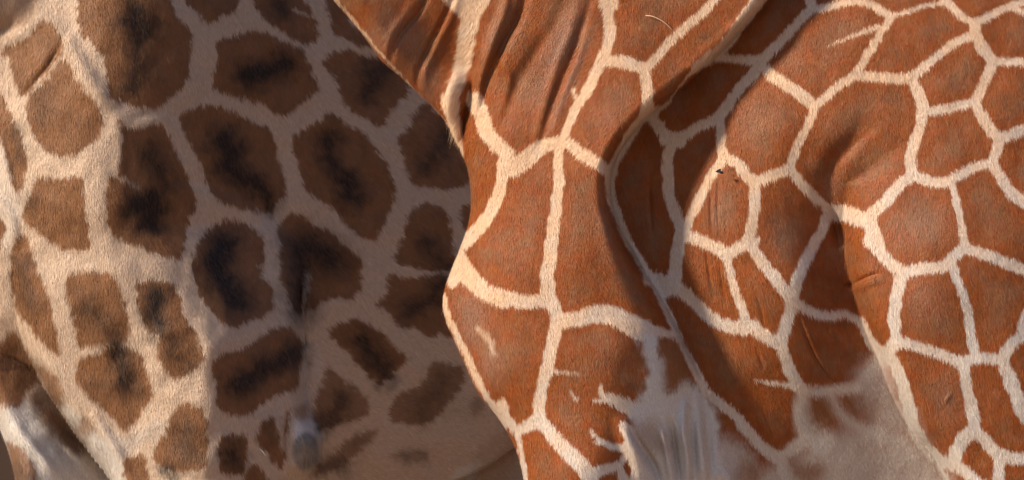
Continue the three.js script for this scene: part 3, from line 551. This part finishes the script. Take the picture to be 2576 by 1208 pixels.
  P(3, [150, 1130, 225, 1058, 290, 1080, 315, 1112, 400, 1150, 500, 1235, 572, 1304, 560, 1365, 560, 1444, 500, 1496, 420, 1484, 350, 1526, 290, 1555, 262, 1576, 210, 1514, 185, 1434, 160, 1374, 165, 1220], 5);
  P(4, [398, 462, 450, 420, 540, 395, 620, 430, 700, 500, 745, 560, 802, 600, 740, 660, 660, 722, 590, 680, 550, 630, 500, 570, 450, 530], 5);
  P(4, [910, 620, 990, 626, 1060, 640, 1082, 700, 1040, 770, 980, 850, 930, 900, 880, 932, 740, 922, 700, 900, 710, 830, 760, 770, 840, 740, 890, 680], 6, 0.85);
  P(4, [392, 640, 460, 690, 540, 750, 602, 830, 580, 890, 480, 922, 380, 952, 330, 922, 330, 820, 370, 720], 7, 0.85);
  P(4, [330, 1130, 420, 1080, 480, 1010, 560, 970, 645, 960, 600, 1020, 530, 1080, 450, 1150, 340, 1172], 9, 0.75);
  P(4, [700, 1090, 770, 1070, 850, 1055, 905, 1100, 850, 1122, 760, 1112], 12, 0.5); P(4, [1110, 860, 1140, 790, 1175, 800, 1170, 860, 1130, 890], 10, 0.5);
  P(2, [1070, 612, 1110, 570, 1200, 552, 1290, 490, 1350, 452, 1440, 432, 1500, 500, 1502, 620, 1482, 742, 1400, 772, 1330, 802, 1250, 872, 1150, 872, 1090, 822, 1080, 720], 5);
  P(4, [92, 890, 130, 880, 150, 940, 162, 1010, 192, 1090, 170, 1142, 130, 1110, 90, 1050, 50, 1010], 5); P(4, [190, 880, 215, 830, 205, 960, 180, 975], 6, 0.9); P(4, [240, 830, 285, 820, 290, 900, 250, 900], 10, 0.6); P(4, [-10, 1160, 50, 1110, 90, 1170, 130, 1240, -20, 1250], 5);
  P(0, [545, 560, 600, 552, 650, 588, 666, 640, 656, 690, 682, 722, 682, 780, 640, 802, 580, 822, 540, 790, 500, 730, 484, 650, 510, 590], 4);
  P(2, [700, 212, 760, 200, 860, 215, 912, 290, 922, 370, 942, 420, 860, 442, 762, 472, 730, 430, 700, 340, 690, 270], 4);
  P(2, [820, 430, 960, 425, 1000, 520, 1022, 600, 960, 660, 880, 692, 830, 640, 788, 560, 800, 490], 6);
  P(2, [340, 190, 480, 150, 572, 170, 612, 260, 642, 370, 652, 470, 600, 522, 500, 522, 400, 532, 380, 450, 360, 350], 7);
  P(2, [400, 590, 500, 560, 560, 522, 640, 530, 720, 580, 742, 660, 772, 760, 720, 850, 682, 912, 630, 952, 560, 880, 490, 820, 420, 750, 380, 680], 7);
  P(2, [60, 70, 80, -10, 120, -30, 155, 20, 190, 130, 240, 250, 272, 380, 302, 520, 302, 574, 220, 520, 150, 430, 90, 350, 60, 250], 7);
  P(2, [830, 960, 860, 872, 930, 808, 1010, 840, 1042, 900, 1042, 1000, 1032, 1130, 960, 1152, 880, 1152, 790, 1120, 770, 1040], 8);
  P(2, [620, 1085, 722, 1075, 742, 1150, 770, 1250, 660, 1250], 5); P(2, [1105, 990, 1150, 970, 1232, 980, 1242, 1060, 1222, 1150, 1170, 1177, 1110, 1150, 1100, 1060], 4);
  P(2, [-40, 540, 20, 490, 70, 450, 125, 540, 170, 620, 200, 700, 130, 760, 90, 830, -40, 800], 9); P(2, [150, 760, 260, 840, 340, 920, 430, 1030, 370, 1070, 280, 990, 190, 880], 20, 0.85); B(2, 40, [140, 690, 260, 830, 330, 960, 400, 1040], 0.5, 22);
  P(2, [25, 1010, 110, 1040, 170, 1120, 185, 1240, 50, 1250, 40, 1100], 9, 0.9); P(2, [180, 620, 270, 660, 312, 740, 322, 790, 290, 840, 220, 730], 10, 0.85); P(2, [372, 930, 430, 880, 465, 940, 410, 985], 9, 0.7);
  P(0, [1190, 1140, 1300, 1060, 1420, 1040, 1400, 1260, 1220, 1270, 1180, 1200], 12, 0.2);
  patch.cut(T(4, [298, 170, 288, 260, 276, 370]), 16, 5, 4); patch.cut(T(4, [430, 560, 520, 640]), 3, 3, 3); patch.cut(T(0, [690, 672, 650, 668]), 8, 3, 4); patch.cut(T(3, [230, 40, 310, 82]), 8, 5, 3); patch.cut(T(1, [560, 860, 640, 900, 700, 930]), 10, 3, 6); patch.cut(T(4, [1060, 160, 960, 168, 800, 160]), 5, 8, 5);
  // black hearts
  B(1, 80, [690, 60, 650, 110, 740, 120, 690, 200]); B(1, 55, [690, 190, 690, 290, 680, 400, 655, 430], 0.9); B(1, 90, [1240, 370, 1330, 350, 1420, 310]); B(1, 100, [1120, 700, 1150, 760, 1140, 820]); B(1, 90, [1140, 820, 1200, 870, 1290, 930]); B(3, 50, [30, 910, 100, 980, 120, 1030], 0.9, 12);
  B(1, 70, [750, 770, 800, 850, 820, 930], 0.85, 22); B(1, 110, [700, 1030, 760, 1000, 750, 1110]); B(3, 56, [600, 350, 690, 340, 630, 400, 580, 470], 0.85); B(3, 64, [410, 690, 402, 780, 430, 850]); B(3, 88, [490, 900, 515, 980]); B(3, 50, [1010, 640, 960, 720, 890, 820], 0.8);
  B(4, 44, [880, 20, 940, 90, 1000, 140], 0.85); B(4, 50, [975, 210, 920, 290, 830, 340, 800, 370], 0.9); B(4, 90, [250, 40, 270, 160, 250, 230, 262, 350], 0.95, 22); B(4, 120, [300, 40, 420, 100], 0.95, 24); B(4, 60, [570, 500, 600, 560, 660, 630, 680, 690]); B(4, 50, [970, 710, 920, 780, 860, 870], 0.6, 20); B(4, 44, [470, 800, 430, 880, 370, 935], 0.85);
  B(2, 76, [1190, 725, 1240, 700, 1320, 640, 1410, 600, 1480, 560]); B(2, 100, [1120, 20, 1080, 130, 1120, 220, 1190, 310]); B(2, 84, [790, 280, 770, 340, 810, 430]); B(2, 50, [840, 490, 880, 560, 950, 620], 0.7); B(2, 50, [430, 330, 500, 390, 575, 470], 0.8, 20); B(2, 74, [590, 540, 625, 640, 640, 730], 0.95); B(2, 30, [480, 740, 560, 720, 640, 720], 0.5, 18);
  B(2, 40, [105, 120, 130, 230, 150, 320], 0.7, 18); B(2, 70, [930, 960, 945, 1070], 0.75, 20); B(2, 60, [1165, 1060, 1175, 1100]); B(3, 50, [150, 10, 170, 50], 0.9); B(1, 30, [205, 470, 220, 600], 0.45, 20); B(1, 22, [160, 980, 165, 1040], 0.55, 10); B(1, 22, [270, 1010, 290, 1030], 0.4, 10); B(1, 34, [80, 640, 95, 790], 0.6, 14);
  B(4, 26, [110, 930, 120, 1010], 0.4); B(4, 50, [360, 1140, 450, 1120, 480, 1140], 0.6, 16); B(4, 30, [540, 1040, 580, 1000], 0.4, 14); B(4, 24, [780, 1085, 790, 1095], 0.5, 14); B(4, 24, [860, 1080, 870, 1100], 0.5, 14); B(2, 50, [840, 1150, 870, 1170], 0.85, 12); B(2, 60, [60, 590, 150, 640], 0.55, 22); B(2, 40, [300, 1010, 390, 1050], 0.4, 18); B(2, 36, [90, 1160, 150, 1200], 0.6, 14); B(4, 40, [1010, 870, 1140, 830], 0.2, 20);
  // white of the legs and chest
  const Wt = (sheet, flat, soft, gain) => white.patch(T(sheet, flat), soft, gain);
  Wt(2, [0, 820, 120, 800, 220, 900, 330, 1010, 450, 1100, 560, 1250, 100, 1250, 60, 1060, -40, 1000], 30, 0.85); Wt(2, [300, 800, 380, 860, 450, 940, 560, 1000, 660, 1240, 540, 1240, 400, 1010], 20, 0.8); Wt(2, [480, 900, 620, 980, 800, 900, 820, 940, 640, 1080, 740, 1220, 640, 1230, 560, 1060], 18, 0.4);
  Wt(4, [235, 900, 320, 890, 360, 950, 350, 1000, 300, 1010, 240, 1000], 8, 0.85); Wt(4, [290, 480, 360, 560, 340, 760, 290, 820, 270, 640], 16, 0.35); Wt(1, [-30, 640, 20, 760, 70, 940, 110, 1000, 60, 1208, -40, 1208], 14, 0.4);
  Wt(0, [1130, 1200, 1200, 1160, 1180, 1230, 1140, 1240], 8, 0.7);

  const base = [0.53, 0.378, 0.268], brown = [0.212, 0.089, 0.035], dark = [0.009, 0.008, 0.008], callus = [0.30, 0.25, 0.21], chalk = [0.60, 0.54, 0.48];
  const colourAt = (x, y, out) => {
    const flow = sstep(500, 900, x), wx = 5 * n2(x * 0.04, y * 0.03) + 3.5 * n2(x * 0.1, y * 0.07 + 40) + (1.5 + 4 * flow) * n2(x * 0.2, y * 0.08 + 3), wy = 5 * n2(x * 0.04 + 30, y * 0.03) + (6 - 2 * flow) * n2(x * 0.15, y * 0.05 + 11) + 2 * n2(x * 0.35, y * 0.09 + 31);
    const X = x + wx, Y = y + wy;
    let p = patch.at(X, Y), b = black.at(X + 9 * n2(x * 0.02, y * 0.02) + 4 * n2(x * 0.05, y * 0.05), Y + 9 * n2(x * 0.02 + 9, y * 0.02) + 4 * n2(x * 0.05 + 9, y * 0.05)), w = white.at(X, Y);
    if (y > 1235 || y < -25 || x < -30 || x > 1330) { p = sstep(30, 52, cellBorder(X, Y, y > 1500 ? 110 : 180)); b = 0; }
    if (y > 2300) { p = 0; w = 1; }
    const knob = sstep(1.15, 0.8, Math.hypot((x - 768) / 34, (y - 1132) / 48));
    b *= 0.85 + 0.15 * n2(x * 0.15, y * 0.1);
    b = clamp(b * (1.12 + 0.12 * n2(x * 0.35, y * 0.12)) + 0.1 * b * n2(x * 0.09, y * 0.06 + 55), 0, 1);
    const m = 1 + 0.12 * n2(x * 0.012 + 40, y * 0.012) + 0.08 * n2(x * 0.05, y * 0.03 + 80);
    for (let k = 0; k < 3; k++) {
      let c = base[k] * (1 + 0.05 * n2(x * 0.06, y * 0.04 + 20));
      c += (chalk[k] - c) * w;
      c += (brown[k] * m - c) * p * 0.97;
      c += (callus[k] * (0.9 + 0.35 * n2(Math.atan2(y - 1125, x - 772) * 7, 3)) - c) * knob;
      c += (dark[k] - c) * b * 0.97;
      out[k] = c;
    }
  };
  const animal = new THREE.Group(); animal.name = 'giraffe_001';
  animal.userData = { label: 'giraffe with dark brown black-hearted patches on greyish cream coat, standing behind the orange-brown giraffe', category: 'giraffe', group: 'giraffes standing side by side' };
  scene.add(animal);
  const near = skin(spec, 3, 1), far = skin({ ...spec, layers: [trunk, farFore, leg, farHind], creases: null }, 16, -1);
  tint(near, colourAt); tint(far, colourAt);
  const hindLeg = farLeg([[0.3, 1.55, -1.1, 0.18], [0.26, 1.3, -1.12, 0.12], [0.26, 0.9, -1.12, 0.09], [0.24, 0.5, -1.12, 0.06], [0.24, 0.12, -1.12, 0.06], [0.22, 0, -1.12, 0.085]]);
  { const n = hindLeg.attributes.position.count, c = new Float32Array(n * 3); for (let k = 0; k < n; k++) c.set(n3(k * 0.07, 3, 1) > 0 ? base : brown, k * 3); hindLeg.setAttribute('color', new THREE.BufferAttribute(c, 3)); }
  const crestLine = T(1, [230, 80, 310, 180, 430, 360, 540, 500]);
  const fur = coat(near, colourAt, (x, y) => {
    const a = 1.5 - 0.75 * sstep(450, 1000, x) - 0.25 * sstep(600, 1100, y) * sstep(700, 900, x) + 0.25 * n2(x * 0.005, y * 0.005) + 0.15 * n2(x * 0.02, y * 0.02);
    const crest = Math.exp(-((segDist(crestLine, x, y, false) / 22) ** 2));
    return [Math.cos(a), Math.sin(a), 1.1 + 0.8 * crest];
  }, { density: 250000, length: 0.0095, width: 0.0011, seed: 7, within: (x, y) => x > -40 && x < 1330 && y > -40 && y < 1250 });
  const geo = mergeGeometries([near, far, hindLeg].map((g) => { g.userData = {}; return g; }));
  const body = new THREE.Mesh(geo, skinMaterial()); body.name = 'body'; add(body, animal);
  const hair = new THREE.Mesh(fur, coatMaterial()); hair.name = 'fur'; hair.userData = { kind: 'stuff' }; add(hair, animal);
}

// ================================================================ scraps caught in the coats
function scrap(name, label, category, points, r, colour) {
  const c = new THREE.CatmullRomCurve3(points.map(([x, y, z]) => new THREE.Vector3((x - 1288) * S, EYE + (604 - y) * S, z * S)));
  const o = new THREE.Mesh(new THREE.TubeGeometry(c, 24, r, 6), new THREE.MeshStandardMaterial({ color: new THREE.Color().setRGB(...colour), roughness: 0.8 }));
  o.name = name; o.userData = { label, category };
  add(o);
}
scrap('grass_stalk', 'thin pale curved grass stalk caught in the orange-brown neck coat', 'grass stalk', [[1623, 41, 232], [1640, 43, 240], [1660, 52, 242], [1677, 64, 241], [1692, 80, 234]], 0.0008, [0.62, 0.40, 0.24]);

scrap('straw_scrap', 'short pale scrap of straw stuck on the shaded foreleg of the dark-patched giraffe', 'straw', [[644, 1136, -742], [650, 1139, -736], [656, 1146, -736], [660, 1152, -742]], 0.0014, [0.60, 0.55, 0.36]);
{
  const fly = new THREE.Group(); fly.name = 'fly'; fly.userData = { label: 'small black fly sitting on a cream line behind the shoulder', category: 'fly' };
  const dark = new THREE.MeshStandardMaterial({ color: new THREE.Color().setRGB(0.012, 0.010, 0.010), roughness: 0.4 });
  const body = new THREE.Mesh(new THREE.SphereGeometry(1, 16, 10), dark); body.name = 'body'; body.scale.set(0.006, 0.0034, 0.0034); add(body, fly);
  for (const k of [-1, 1]) { const w = new THREE.Mesh(new THREE.SphereGeometry(1, 12, 8), dark); w.name = 'wing'; w.scale.set(0.0065, 0.0024, 0.0006); w.position.set(-0.006, 0.001 + k * 0.0016, 0.002); w.rotation.z = 0.5 + k * 0.25; add(w, fly); }
  fly.position.set((1812 - 1288) * S, EYE + (604 - 434) * S, 238 * S); fly.rotation.z = -0.3;
  scene.add(fly);
}

renderer.render(scene, camera);
